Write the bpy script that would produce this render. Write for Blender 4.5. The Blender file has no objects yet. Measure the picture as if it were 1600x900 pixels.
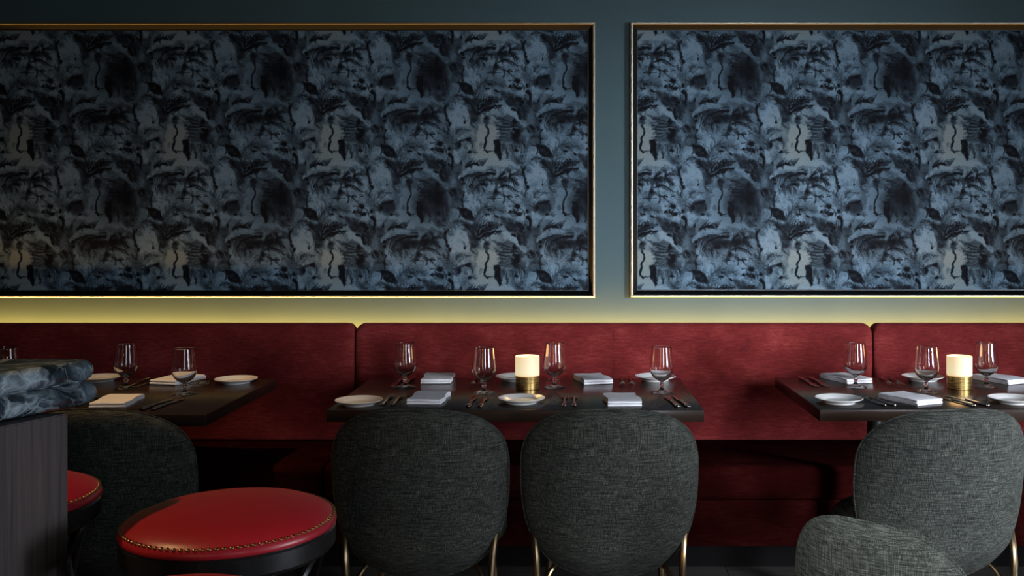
import bpy, bmesh, math, random
import numpy as np
from mathutils import Vector, Matrix

random.seed(4)
SC = bpy.context.scene
COL = SC.collection
PI = math.pi

# ------------------------------------------------------------------ camera, light, exposure
EYE = 1.31            # camera height
DW = 4.2              # distance from the camera to the panelled wall (wall plane is y = 0)
F = 1500.0            # focal length in pixels of the 1600 px wide frame
VX, VY = 894.0, 364.0 # where the view axis meets the frame (shifted lens)
cam = bpy.data.cameras.new('camera'); camo = bpy.data.objects.new('camera', cam); COL.objects.link(camo)
camo.location = (0, -DW, EYE); camo.rotation_euler = (PI/2, 0, 0)
cam.sensor_width = 36; cam.lens = F/1600*36
cam.shift_x = (800-VX)/1600; cam.shift_y = (VY-450)/1600
cam.clip_start = .02
SC.camera = camo
SC.view_settings.view_transform = 'Standard'; SC.view_settings.look = 'None'
SC.view_settings.gamma = 1; SC.view_settings.use_curve_mapping = False
SC.view_settings.exposure = -0.1
SC.cycles.use_denoising = True
SC.cycles.max_bounces = 12; SC.cycles.transmission_bounces = 12; SC.cycles.glossy_bounces = 6
SC.cycles.caustics_refractive = False; SC.cycles.caustics_reflective = False
SC.cycles.sample_clamp_indirect = 3

w = bpy.data.worlds.new('world'); SC.world = w; w.use_nodes = True
w.node_tree.nodes['Background'].inputs[0].default_value = (.45, .6, .8, 1)
w.node_tree.nodes['Background'].inputs[1].default_value = .05

def aim(o, target):
    o.rotation_euler = (Vector(target)-o.location).to_track_quat('-Z', 'Y').to_euler()
def area(name, loc, target, sx, sy, power, color, spread=180):
    l = bpy.data.lights.new(name, 'AREA'); l.shape = 'RECTANGLE'; l.size = sx; l.size_y = sy
    l.energy = power; l.color = color; l.spread = math.radians(spread)
    o = bpy.data.objects.new(name, l); COL.objects.link(o); o.location = loc; aim(o, target); return o
def spot(name, loc, target, power, color, deg, blend=.6, radius=.03):
    l = bpy.data.lights.new(name, 'SPOT'); l.energy = power; l.color = color
    l.spot_size = math.radians(deg); l.spot_blend = blend; l.shadow_soft_size = radius
    o = bpy.data.objects.new(name, l); COL.objects.link(o); o.location = loc; aim(o, target); return o

COOL = (.80, .88, 1.0); WARM = (1.0, .62, .28)
# daylight from the tall window in the right hand wall, behind the camera
area('window_daylight', (4.40, -4.1, 1.50), (.55, 0, .76), .9, 1.3, 26, COOL, 36)
# narrow cool fill, added to brighten the bar front and stool
area('bar_fill', (4.40, -3.15, 1.0), (-1.0, -2.55, .90), .5, .9, 1.3, COOL, 15)
area('warm_fill', (-1.5, -7.05, 1.45), (-.6, 0, .8), .35, 1.7, 5, (1.0, .56, .22), 90)  # unseen warm fill, added for orange glints in the glasses
area('street_window_daylight', (1.7, -7.05, 1.75), (.55, 0, .66), .6, 1.5, 7.5, COOL, 29)
# ceiling downlights over the left table and bar
spot('spot_beam', (-1.43, -1.40, 2.78), (-1.38, -1.05, .78), 85, WARM, 44, .6, .03)
spot('spot_beam', (-1.95, -2.52, 2.78), (-.70, -2.5, .78), 85, WARM, 40, .5, .025)
spot('spot_beam', (-.3, -4.4, 2.80), (.50, -2.57, .75), 520, (.86, .95, 1.0), 24, .8, .05)  # unseen cool spot, added to brighten the nearest chair back
# led line hidden behind the banquette
area('cove_light', (-.2, -.060, .872), (-.2, .02, .945), 7.0, .02, 37, (1.0, .48, .10), 180)

# ------------------------------------------------------------------ helpers
def link(o): COL.objects.link(o); return o
def props(o, label=None, cat=None, group=None, kind=None):
    if label: o['label'] = label
    if cat: o['category'] = cat
    if group: o['group'] = group
    if kind: o['kind'] = kind
    return o
def thing(name, label, cat, loc=(0, 0, 0), rz=0, group=None):
    o = bpy.data.objects.new(name, None); o.empty_display_size = .05; link(o)
    o.location = loc; o.rotation_euler = (0, 0, rz); return props(o, label, cat, group)
def mobj(name, bm, mat, parent=None, smooth=True, sharp=35):
    me = bpy.data.meshes.new(name); bmesh.ops.recalc_face_normals(bm, faces=bm.faces); bm.to_mesh(me); bm.free()
    if smooth:
        me.polygons.foreach_set('use_smooth', [True]*len(me.polygons))
        me.set_sharp_from_angle(angle=math.radians(sharp))
    for m in (mat if isinstance(mat, (list, tuple)) else [mat]): me.materials.append(m)
    o = bpy.data.objects.new(name, me); link(o)
    if parent: o.parent = parent
    return o
def dup(root, loc, rz=0, label=None, group=None, first=[]):
    def cp(o, par):
        c = o.copy(); link(c); c.parent = par
        for ch in [x for x in KIDS.get(o.name, [])]: cp(ch, c)
        return c
    r = cp(root, None); r.location = loc; r.rotation_euler = (0, 0, rz)
    if label: r['label'] = label
    if group: r['group'] = group
    return r
KIDS = {}
def note(root):
    bpy.context.view_layer.update()
    def walk(o):
        KIDS[o.name] = list(o.children)
        for c in o.children: walk(c)
    walk(root)
def box(bm, x0, x1, y0, y1, z0, z1, bev=0, seg=2):
    r = bmesh.ops.create_cube(bm, size=1); vs = r['verts']
    for v in vs: v.co = Vector(((x0+x1)/2+v.co.x*(x1-x0), (y0+y1)/2+v.co.y*(y1-y0), (z0+z1)/2+v.co.z*(z1-z0)))
    if bev:
        es = list({e for v in vs for e in v.link_edges})
        bmesh.ops.bevel(bm, geom=es, offset=bev, segments=seg, affect='EDGES', profile=.5)
def lathe(bm, prof, n=40, c=(0, 0), closed=False):
    rings = []
    for r, z in prof:
        if r < 1e-6: rings.append([bm.verts.new((c[0], c[1], z))])
        else: rings.append([bm.verts.new((c[0]+r*math.cos(2*PI*k/n), c[1]+r*math.sin(2*PI*k/n), z)) for k in range(n)])
    pairs = list(zip(rings, rings[1:]))
    if closed: pairs.append((rings[-1], rings[0]))
    for a, b in pairs:
        for k in range(n):
            k2 = (k+1) % n
            if len(a) == 1 and len(b) == 1: continue
            if len(a) == 1: bm.faces.new((a[0], b[k], b[k2]))
            elif len(b) == 1: bm.faces.new((a[k], a[k2], b[0]))
            else: bm.faces.new((a[k], a[k2], b[k2], b[k]))
def catmull(P, n=8):
    P = [Vector(p) for p in P]; Q = [2*P[0]-P[1]]+P+[2*P[-1]-P[-2]]; out = []
    for i in range(1, len(Q)-2):
        a, b, c, d = Q[i-1:i+3]
        for k in range(n):
            t = k/n; out.append(.5*((2*b)+(c-a)*t+(2*a-5*b+4*c-d)*t*t+(3*b-a-3*c+d)*t**3))
    return out+[P[-1]]
def tube(bm, pts, r, n=10, flat=1.0, up=(0, 0, 1)):
    """round (or flattened) bar along a list of points; r a number or a list"""
    pts = [Vector(p) for p in pts]; m = len(pts); rs = r if isinstance(r, (list, tuple)) else [r]*m
    rings = []; side = None
    for i, p in enumerate(pts):
        t = (pts[min(i+1, m-1)]-pts[max(i-1, 0)]).normalized()
        s = t.cross(Vector(up))
        if s.length < .05: s = side if side else t.cross(Vector((0, 1, 0)))
        s = (s-t*s.dot(t)).normalized()
        if side and s.dot(side) < 0: s = -s
        side = s; u = s.cross(t)
        ra = rs[i]; a, b = (ra if isinstance(ra, tuple) else (ra, ra*flat))
        rings.append([bm.verts.new(p+s*math.cos(2*PI*k/n)*a+u*math.sin(2*PI*k/n)*b) for k in range(n)])
    for a, b in zip(rings, rings[1:]):
        for k in range(n): bm.faces.new((a[k], a[(k+1) % n], b[(k+1) % n], b[k]))
    bm.faces.new(rings[0][::-1]); bm.faces.new(rings[-1])

# ------------------------------------------------------------------ materials
class N:
    def __init__(s, name):
        s.m = bpy.data.materials.new(name); s.m.use_nodes = True; s.t = s.m.node_tree; s.b = s.t.nodes['Principled BSDF']
    def n(s, typ, **k):
        x = s.t.nodes.new(typ)
        for a, v in k.items(): setattr(x, a, v)
        return x
    def l(s, a, b): s.t.links.new(a, b)
    def set(s, **k):
        for a, v in k.items(): s.b.inputs[a.replace('_', ' ')].default_value = v
        return s
    def coords(s, scale=(1, 1, 1), kind='Object', rot=(0, 0, 0)):
        c = s.n('ShaderNodeTexCoord'); m = s.n('ShaderNodeMapping'); m.inputs['Scale'].default_value = scale; m.inputs['Rotation'].default_value = rot
        s.l(c.outputs[kind], m.inputs[0]); return m.outputs[0]
    def noise(s, co, scale=1, detail=3, rough=.55, dist=0):
        x = s.n('ShaderNodeTexNoise'); x.inputs['Scale'].default_value = scale; x.inputs['Detail'].default_value = detail
        x.inputs['Roughness'].default_value = rough; x.inputs['Distortion'].default_value = dist
        s.l(co, x.inputs['Vector']); return x.outputs['Fac']
    def ramp(s, fac, stops, interp='LINEAR'):
        r = s.n('ShaderNodeValToRGB'); r.color_ramp.interpolation = interp
        while len(r.color_ramp.elements) < len(stops): r.color_ramp.elements.new(.5)
        for e, (p, c) in zip(r.color_ramp.elements, stops): e.position = p; e.color = c if len(c) == 4 else (*c, 1)
        s.l(fac, r.inputs[0]); return r.outputs[0]
    def math(s, op, a, b=None, c=None):
        x = s.n('ShaderNodeMath', operation=op)
        for i, v in enumerate((a, b, c)):
            if v is None: continue
            if isinstance(v, (int, float)): x.inputs[i].default_value = v
            else: s.l(v, x.inputs[i])
        return x.outputs[0]
    def mix(s, fac, a, b, blend='MIX'):
        x = s.n('ShaderNodeMix', data_type='RGBA', blend_type=blend)
        for i, v in ((0, fac), (6, a), (7, b)):
            if isinstance(v, (int, float)): x.inputs[i].default_value = v
            elif isinstance(v, tuple): x.inputs[i].default_value = (*v, 1) if len(v) == 3 else v
            else: s.l(v, x.inputs[i])
        return x.outputs[2]
    def bump(s, h, strength=.3, dist=.002):
        x = s.n('ShaderNodeBump'); x.inputs['Strength'].default_value = strength; x.inputs['Distance'].default_value = dist
        s.l(h, x.inputs['Height']); s.l(x.outputs[0], s.b.inputs['Normal'])
    def base(s, c): s.l(c, s.b.inputs['Base Color'])

def m_plain(name, col, rough=.5, metal=0, **k):
    m = N(name); m.set(Base_Color=(*col, 1), Roughness=rough, Metallic=metal, **k)
    co = m.coords(); f = m.noise(co, 60, 2); m.l(m.ramp(f, [(0, (rough*.85,)*3), (1, (min(1, rough*1.15),)*3)]), m.b.inputs['Roughness'])
    return m.m
def m_wallpaint():
    m = N('teal_wall_paint'); co = m.coords(); f = m.noise(co, 3, 4); g = m.noise(co, 240, 2)
    m.base(m.ramp(f, [(.3, (.048, .086, .096)), (.7, (.055, .096, .106))])); m.set(Roughness=.62, Specular_IOR_Level=.25); m.bump(g, .12, .001); return m.m
def m_paper():
    m = N('printed_palm_wallpaper'); a = m.n('ShaderNodeAttribute', attribute_name='ink')
    s = m.n('ShaderNodeSeparateColor'); m.l(a.outputs['Color'], s.inputs[0])
    base = m.ramp(s.outputs[0], [(0, (.0050, .0058, .0080)), (.22, (.017, .023, .031)), (.55, (.047, .074, .098)), (.85, (.100, .155, .205)), (1, (.140, .205, .26))])
    pale = m.ramp(s.outputs[0], [(0, (.0055, .0062, .0070)), (.3, (.026, .036, .038)), (.6, (.075, .10, .104)), (1, (.17, .205, .205))])
    c = m.mix(s.outputs[1], base, pale)
    x = m.noise(m.coords((900, 1, 90)), 1, 1); z = m.noise(m.coords((90, 1, 900)), 1, 1)
    wv = m.math('MULTIPLY', x, z); t = m.ramp(wv, [(.08, (.62, .62, .62)), (.42, (1.25, 1.25, 1.25))])
    m.base(m.mix(1.0, c, t, 'MULTIPLY')); m.set(Roughness=.8, Specular_IOR_Level=.06); m.bump(wv, .2, .0008); return m.m
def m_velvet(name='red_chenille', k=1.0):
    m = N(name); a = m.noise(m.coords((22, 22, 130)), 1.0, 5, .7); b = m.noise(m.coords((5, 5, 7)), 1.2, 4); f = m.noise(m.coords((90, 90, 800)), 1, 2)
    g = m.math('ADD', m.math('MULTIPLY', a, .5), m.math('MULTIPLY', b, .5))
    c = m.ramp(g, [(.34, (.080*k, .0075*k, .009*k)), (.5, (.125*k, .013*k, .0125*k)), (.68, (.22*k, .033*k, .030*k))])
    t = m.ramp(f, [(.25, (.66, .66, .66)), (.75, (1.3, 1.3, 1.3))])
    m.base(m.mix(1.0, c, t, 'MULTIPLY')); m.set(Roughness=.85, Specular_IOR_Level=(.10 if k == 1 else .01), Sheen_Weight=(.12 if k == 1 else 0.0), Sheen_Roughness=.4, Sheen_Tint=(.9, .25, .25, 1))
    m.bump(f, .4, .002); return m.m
def m_weave():
    m = N('grey_green_woven_fabric')
    v = m.noise(m.coords((620, 620, 26)), 1, 3, .6); h = m.noise(m.coords((26, 26, 620)), 1, 3, .6)
    big = m.noise(m.coords((5, 5, 5)), 1, 3)
    mx = m.math('MAXIMUM', v, h); wv = m.math('MULTIPLY', v, h)
    c = m.ramp(wv, [(.12, (.008, .009, .008)), (.24, (.040, .042, .036)), (.42, (.155, .16, .138))])
    t = m.ramp(big, [(.3, (.85, .85, .85)), (.7, (1.12, 1.12, 1.12))])
    m.base(m.mix(1.0, c, t, 'MULTIPLY')); m.set(Roughness=.95, Specular_IOR_Level=.1); m.bump(wv, .8, .003); return m.m
def m_wood(name, c0, c1, rough, axis='z', spec=.5):
    m = N(name); sc = {'z': (130, 130, 3), 'x': (3, 90, 90)}[axis]
    a = m.noise(m.coords(sc), 1, 4, .6, .6); b = m.noise(m.coords(tuple(q*.12 for q in sc)), 1, 2)
    g = m.math('ADD', m.math('MULTIPLY', a, .7), m.math('MULTIPLY', b, .3))
    m.base(m.ramp(g, [(.32, c0), (.68, c1)])); m.set(Roughness=rough, Specular_IOR_Level=spec); m.bump(a, .12, .001); return m.m
def m_marble():
    m = N('dark_green_veined_marble')
    co = m.coords((1, 1, 1)); n1 = m.n('ShaderNodeTexNoise'); n1.inputs['Scale'].default_value = 7; n1.inputs['Detail'].default_value = 4; m.l(co, n1.inputs['Vector'])
    vm = m.n('ShaderNodeVectorMath', operation='MULTIPLY_ADD'); m.l(n1.outputs['Color'], vm.inputs[0]); vm.inputs[1].default_value = (.16, .16, .16); m.l(co, vm.inputs[2])
    def veins(scale, dist):
        x = m.n('ShaderNodeTexNoise'); x.inputs['Scale'].default_value = scale; x.inputs['Detail'].default_value = 5; x.inputs['Distortion'].default_value = dist; m.l(vm.outputs[0], x.inputs['Vector'])
        d = m.math('ABSOLUTE', m.math('SUBTRACT', x.outputs['Fac'], .5)); return d
    v1 = m.ramp(veins(8.5, 1.1), [(0, (.85,)*3), (.012, (.5,)*3), (.045, (0,)*3)])
    v2 = m.ramp(veins(20, .9), [(0, (.4,)*3), (.012, (.10,)*3), (.04, (0,)*3)])
    cl = m.noise(vm.outputs[0], 16, 5, .6)
    body = m.ramp(cl, [(.35, (.007, .011, .014)), (.50, (.020, .029, .037)), (.66, (.062, .085, .103))])
    msk = m.ramp(m.noise(co, 6, 2), [(.44, (.06,)*3), (.58, (1,)*3)])
    c = m.mix(m.math('MULTIPLY', v1, msk), body, (.30, .37, .41)); c = m.mix(v2, c, (.26, .33, .37))
    m.base(c); m.set(Roughness=.16, Specular_IOR_Level=.5); return m.m
def m_leather():
    m = N('red_leather'); co = m.coords(); v = m.n('ShaderNodeTexVoronoi'); v.inputs['Scale'].default_value = 420; m.l(co, v.inputs['Vector'])
    f = m.noise(co, 5, 3)
    m.base(m.ramp(f, [(.3, (.34, .012, .022)), (.7, (.41, .017, .028))])); m.set(Roughness=.36, Specular_IOR_Level=.45); m.bump(v.outputs['Distance'], .12, .0006); return m.m
def m_floor():
    m = N('dark_floor_boards'); b = m.n('ShaderNodeTexBrick'); co = m.coords((1, 1, 1))
    m.l(co, b.inputs['Vector']); b.inputs['Scale'].default_value = 1; b.inputs['Brick Width'].default_value = 1.2; b.inputs['Row Height'].default_value = .14
    b.inputs['Mortar Size'].default_value = .002; b.inputs['Color1'].default_value = (.05, .042, .036, 1); b.inputs['Color2'].default_value = (.07, .06, .052, 1); b.inputs['Mortar'].default_value = (.006, .005, .005, 1)
    g = m.noise(m.coords((3, 60, 3)), 1, 4); t = m.ramp(g, [(.3, (.7,)*3), (.7, (1.2,)*3)])
    m.base(m.mix(1.0, b.outputs['Color'], t, 'MULTIPLY')); m.set(Roughness=.5); return m.m
def m_brushed(name, col, rough=.28):
    m = N(name); f = m.noise(m.coords((4, 4, 900)), 1, 2)
    m.set(Base_Color=(*col, 1), Metallic=1, Roughness=rough, Anisotropic=.5); m.l(m.ramp(f, [(.2, (rough*.7,)*3), (.8, (rough*1.3,)*3)]), m.b.inputs['Roughness']); return m.m
def m_glass():
    m = N('clear_glass'); m.set(Base_Color=(1, 1, 1, 1), Roughness=0.0, Transmission_Weight=1, IOR=1.48); return m.m
def m_glow(name, col, strength, base=(.35, .31, .24)):
    m = N(name); m.set(Base_Color=(*base, 1), Roughness=.4)
    z = m.n('ShaderNodeSeparateXYZ'); m.l(m.coords(), z.inputs[0])
    m.l(m.ramp(z.outputs[2], [(.04, (1.0, .62, .25)), (.060, (1.0, .84, .50)), (.105, (1.0, .76, .42))]), m.b.inputs['Emission Color'])
    m.b.inputs['Emission Strength'].default_value = strength; return m.m
def m_emit(name, col, strength):
    m = N(name); m.set(Base_Color=(*col, 1), Emission_Color=(*col, 1), Emission_Strength=strength); return m.m

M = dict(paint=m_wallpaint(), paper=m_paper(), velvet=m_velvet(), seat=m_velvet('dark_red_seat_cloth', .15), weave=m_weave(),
         table=m_wood('dark_stained_table_wood', (.016, .009, .006), (.028, .016, .011), .24, 'x', .22),
         panel=m_wood('dark_oak_bar_front', (.006, .004, .004), (.050, .034, .031), .55, 'z', .3),
         marble=m_marble(), leather=m_leather(), floor=m_floor(),
         slope=m_plain('dark_reflection_bevel', (.045, .048, .05), .34, 1), brass=m_brushed('brushed_brass', (.62, .40, .14), .26), frame=m_plain('satin_gilt_metal', (.66, .58, .44), .34, 1),  # bevel: dark reflections of its polished metal are put into the colour
         bronze=m_plain('bronze_tube', (.30, .21, .12), .32, 1), blackwood=m_plain('black_lacquered_wood', (.012, .011, .011), .28),
         blackmetal=m_plain('black_metal', (.012, .012, .013), .4), steel=m_plain('polished_steel', (.30, .285, .28), .12, 1),
         china=m_plain('white_glazed_china', (.82, .80, .77), .18), linen=None, nail=m_plain('antique_brass_nail', (.48, .28, .13), .28, 1),
         glass=m_glass(), frost=m_glow('frosted_glass_shade', (1, .8, .5), .8), ceiling=m_plain('dark_ceiling_paint', (.05, .07, .08), .8),
         kick=m_plain('black_plinth', (.004, .0035, .0035), .7, 0, Specular_IOR_Level=.05), led=m_emit('warm_led', (1, .7, .25), 4), pane=m_emit('daylit_pane', (.8, .9, 1), 4.5))
def m_linen():
    m = N('white_linen'); f = m.noise(m.coords((900, 60, 900)), 1, 2); g = m.noise(m.coords(), 30, 3)
    m.base(m.ramp(g, [(.3, (.84, .82, .85)), (.7, (.90, .88, .91))])); m.set(Roughness=.9, Specular_IOR_Level=.15); m.bump(f, .25, .0008); return m.m
M['linen'] = m_linen()

# ------------------------------------------------------------------ one repeat of the wallpaper print, brush stroke by brush stroke
def paint_tile(np):
    TW, TH, SS = 243.0, 196.0, 1.5; PI_ = np.pi
    W, H = int(round(TW*SS)), int(round(TH*SS))
    rng = np.random.default_rng(7)
    A = np.full((H, W), .66)
    def pnoise(nx, ny, seed):
        r = np.random.default_rng(seed).random((ny, nx))
        yy = np.arange(H)/H*ny; xx = np.arange(W)/W*nx
        y0 = yy.astype(int); x0 = xx.astype(int); fy = yy-y0; fx = xx-x0
        fy = fy*fy*(3-2*fy); fx = fx*fx*(3-2*fx)
        y0 %= ny; x0 %= nx; y1 = (y0+1) % ny; x1 = (x0+1) % nx
        a = r[np.ix_(y0, x0)]; b = r[np.ix_(y0, x1)]; c = r[np.ix_(y1, x0)]; d = r[np.ix_(y1, x1)]
        fx = fx[None, :]; fy = fy[:, None]
        return (a*(1-fx)+b*fx)*(1-fy)+(c*(1-fx)+d*fx)*fy
    N1 = pnoise(14, 12, 1); N2 = pnoise(44, 36, 2); N3 = pnoise(120, 96, 3)
    wobx = (pnoise(40, 34, 5)-.5)*2.2+(pnoise(130, 106, 8)-.5)*.9; woby = (pnoise(40, 34, 6)-.5)*2.2+(pnoise(130, 106, 9)-.5)*.9
    def put(bbox, fn, v, al):
        # the motif appears twice, half a repeat apart; indices wrap round the repeat
        x0, y0, x1, y1 = bbox
        for ox, oy in ((0, 0), (121.5, 98)):
            ix = np.arange(int((x0+ox)*SS)-3, int((x1+ox)*SS)+4); iy = np.arange(int((y0+oy)*SS)-3, int((y1+oy)*SS)+4)
            mx, my = ix % W, iy % H
            X, Y = np.meshgrid(ix/SS-ox, iy/SS-oy)
            ii = np.ix_(my, mx)
            X = X+wobx[ii]; Y = Y+woby[ii]
            m = np.clip(fn(X, Y), 0, 1)*al*(.72+.5*N2[ii])
            m = np.clip(m, 0, 1)
            A[ii] = A[ii]*(1-m)+v*m
    def blob(x, y, rx, ry, v, al=1, ang=0, soft=.35):
        x, y, rx, ry = x/9, y/9, rx/9, ry/9
        c, s = np.cos(ang), np.sin(ang); R = max(rx, ry)*1.5+2
        def f(X, Y):
            u = ((X-x)*c+(Y-y)*s)/rx; w = (-(X-x)*s+(Y-y)*c)/ry
            return (1+soft/2-np.sqrt(u*u+w*w))/soft
        put((x-R, y-R, x+R, y+R), f, v, al)
    def poly(pts, v, al=1, soft=1.2):
        P = np.array(pts, float)/9
        def f(X, Y):
            ins = np.zeros(X.shape, bool); d = np.full(X.shape, 1e9); n = len(P)
            for i in range(n):
                ax, ay = P[i]; bx, by = P[(i+1) % n]
                if by != ay:
                    ins ^= ((ay > Y) != (by > Y)) & (X < (bx-ax)*(Y-ay)/(by-ay)+ax)
                t = np.clip(((X-ax)*(bx-ax)+(Y-ay)*(by-ay))/((bx-ax)**2+(by-ay)**2+1e-9), 0, 1)
                d = np.minimum(d, np.hypot(X-ax-t*(bx-ax), Y-ay-t*(by-ay)))
            sd = np.where(ins, d, -d)
            return .5+sd/soft
        put((P[:, 0].min()-2, P[:, 1].min()-2, P[:, 0].max()+2, P[:, 1].max()+2), f, v, al)
    def curve(pts, n=14):
        P = np.array(pts, float)
        if len(P) == 2: return np.array([P[0]+(P[1]-P[0])*k/(n-1) for k in range(n)])
        out = []; Q = np.vstack([2*P[0]-P[1], P, 2*P[-1]-P[-2]])
        for i in range(1, len(Q)-2):
            for t in np.linspace(0, 1, n, endpoint=(i == len(Q)-3)):
                a, b, c, d = Q[i-1], Q[i], Q[i+1], Q[i+2]
                out.append(.5*((2*b)+(c-a)*t+(2*a-5*b+4*c-d)*t*t+(3*b-a-3*c+d)*t**3))
        return np.array(out)
    def stroke(pts, w0, v, al=1, w1=None, n=8, soft=.8):
        P = curve(pts, n)/9; w0 = w0*.98/9; w1 = w1 if w1 is None else w1*.98; w1 = w0*.25 if w1 is None else w1/9
        m = len(P); ws = w0+(w1-w0)*np.linspace(0, 1, m)
        def f(X, Y):
            best = np.full(X.shape, -9.)
            for i in range(m-1):
                ax, ay = P[i]; bx, by = P[i+1]
                t = np.clip(((X-ax)*(bx-ax)+(Y-ay)*(by-ay))/((bx-ax)**2+(by-ay)**2+1e-9), 0, 1)
                d = np.hypot(X-ax-t*(bx-ax), Y-ay-t*(by-ay))
                best = np.maximum(best, (ws[i]/2-d)/soft+.5)
            return best
        R = max(w0, w1)+1.5
        put((P[:, 0].min()-R, P[:, 1].min()-R, P[:, 0].max()+R, P[:, 1].max()+R), f, v, al)
    def frond(pts, L, v, al=.8, n=16, sides=(1, -1), w=13, lean=.9, droop=0.0, spine=1):
        P = curve(pts, 20); m = len(P)
        if spine: stroke(pts, w*1.3, v, al, w*.6)
        for k in range(n):
            t = (k+.3)/n; i = min(m-2, int(t*(m-1))); p = P[i]; d = P[i+1]-P[i]; a = np.arctan2(d[1], d[0])
            for s in sides:
                l = L*np.sin(np.pi*(.12+.8*t))**.7*(.7+.55*rng.random())
                aa = a+s*(lean+.25*(rng.random()-.5))
                q = p+np.array([np.cos(aa), np.sin(aa)])*l; mid = (p+q)/2+np.array([np.cos(a), np.sin(a)])*l*.12*-1
                q = q+np.array([0, droop*l])
                vv = np.clip(v+(rng.random()-.5)*.16, 0, 1)
                stroke([p, mid, q], w, vv, al, w*.2, n=3)
    def hatch(x0, y0, x1, y1, n, dx, dy, v, al=.5, w=9, jit=.25):
        for _ in range(n):
            x = x0+(x1-x0)*rng.random(); y = y0+(y1-y0)*rng.random()
            k = .6+.8*rng.random(); b = (rng.random()-.5)*jit
            stroke([(x, y), (x+dx*k-b*dy, y+dy*k+b*dx)], w*(.6+.8*rng.random()), np.clip(v+(rng.random()-.5)*.15, 0, 1), al, w*.2, n=2)
    O = 882   # second motif sits 98 px lower
    def s2(f):
        def g(*a, **k): return f(*a, **k)
        return g
    # large washes
    blob(650, 400, 330, 330, .72, .6, soft=1)
    poly([(-40, 0), (250, 0), (262, 300), (275, 600), (90, 640), (40, 900), (-160, 900), (-120, 300)], .36, .85, 4)
    blob(120, 260, 45, 110, .62, .7, soft=1); blob(60, 500, 48, 85, .62, .8, soft=.8); blob(200, 520, 50, 90, .3, .5, soft=1)
    blob(130, 400, 45, 58, .06, .95, soft=.7); blob(10, 640, 50, 110, .05, .9, soft=.7); blob(15, 170, 45, 90, .12, .8, soft=.8); blob(20, 330, 55, 40, .62, .8, soft=.6)
    blob(420, 520, 190, 190, .74, .7, soft=.5); blob(560, 400, 140, 80, .5, .45, soft=1)
    stroke([(262, 600), (255, 480), (285, 400)], 22, .15, .8, 18)
    hatch(280, 430, 660, 560, 26, 12, 10, .55, .4, 8)
    # crown 1
    stroke([(235, 210), (300, 110), (400, 55), (580, 62)], 74, .80, .9, 40)
    stroke([(570, 25), (400, 15), (280, 80), (235, 170)], 14, .3, .6)
    for k in range(15):
        t = k/14; sx = 720-330*t; sy = 118+12*t+30*rng.random()
        stroke([(sx, sy), (sx-110-60*t, sy+50+20*t), (sx-190-40*t+60*(1-t), sy+190+70*rng.random())], 26, .12+.28*rng.random(), .75, 4)
    stroke([(720, 95), (650, 88), (580, 104)], 16, .05, .9); stroke([(540, 122), (470, 120), (415, 140)], 16, .06, .9); stroke([(700, 150), (620, 140), (500, 170), (430, 215), (350, 330)], 34, .07, .85, 16)
    blob(620, 215, 110, 40, .22, .7, soft=.6); blob(640, 190, 40, 18, .62, .8); blob(545, 285, 70, 26, .05, .9, soft=.8); stroke([(440, 245), (540, 240), (640, 225), (715, 240)], 14, .06, .9, 8)
    for k in range(9): stroke([(385+14*k, 300+rng.random()*20), (365+14*k, 350), (350+17*k, 400+20*rng.random())], 11, .12, .8, 2)
    blob(258, 222, 26, 28, .05, .95); blob(265, 282, 22, 24, .06, .95); blob(250, 258, 20, 7, .75, .7)
    stroke([(300, 330), (262, 400)], 22, .6, .7, 8)
    # crown 2
    stroke([(740, 220), (735, 330), (700, 465)], 46, .28, .85, 56); blob(740, 400, 36, 44, .14, .7, soft=.8)
    stroke([(605, 482), (700, 478), (795, 484)], 12, .04, .95, 8)
    frond([(760, 230), (860, 200), (960, 215), (1030, 300)], 70, .08, .85, 12, w=18, lean=.8, droop=.2)
    frond([(770, 330), (860, 300), (960, 330), (1040, 400)], 55, .07, .85, 12, (1,), w=15, lean=.9)
    frond([(770, 220), (800, 150), (860, 120), (930, 100)], 60, .1, .8, 10, w=17)
    frond([(920, 170), (1000, 150), (1140, 160)], 40, .18, .8, 12, w=13, lean=.7)
    blob(820, 250, 60, 50, .1, .8, soft=.6); blob(860, 160, 22, 18, .6, .8); blob(870, 280, 40, 16, .6, .7)
    stroke([(1090, 40), (1120, 120), (1130, 190)], 36, .2, .8, 24); stroke([(1130, 230), (1160, 330)], 32, .12, .85, 20)
    # bird
    stroke([(825, 430), (880, 468), (980, 466), (1075, 448)], 30, .06, .9, 8); stroke([(890, 470), (945, 528)], 20, .12, .85); stroke([(900, 450), (960, 435), (1120, 440)], 13, .2, .7)
    # flower
    blob(1032, 606, 33, 33, .02, 1)
    for a in (-2.5, -2.15, -1.85, -1.3, -.9, -.3, .6, 3.1, 2.8):
        stroke([(1032, 606), (1032+75*np.cos(a), 606+62*np.sin(a))], 13, .1, .85, 3)
    frond([(905, 680), (980, 668), (1090, 705)], 42, .05, .95, 8, w=17); blob(1060, 705, 34, 26, .04, .95)
    stroke([(900, 594), (960, 588), (1000, 606)], 11, .1, .9)
    frond([(1170, 660), (1150, 520), (1050, 380)], 95, .4, .6, 18, w=9)
    # leaf
    poly([(140, 625), (210, 608), (330, 622), (392, 680), (445, 785), (380, 800), (300, 792), (245, 735), (232, 680)], .07, .95, 1.5)
    blob(300, 690, 30, 36, .32, .6, ang=.6, soft=1); stroke([(350, 790), (380, 900)], 12, .3, .8)
    # lower left
    blob(150, 700, 88, 72, .66, .85, soft=.3); stroke([(60, 740), (80, 650), (160, 622), (240, 690)], 9, .25, .6)
    frond([(350, 930), (300, 840), (210, 800), (125, 832)], 46, .22, .8, 14, w=13)
    blob(220, 850, 40, 22, .55, .5)
    # mid frond
    frond([(430, 790), (500, 660), (640, 600), (850, 690)], 105, .34, .75, 26, w=13, lean=.75)
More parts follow.
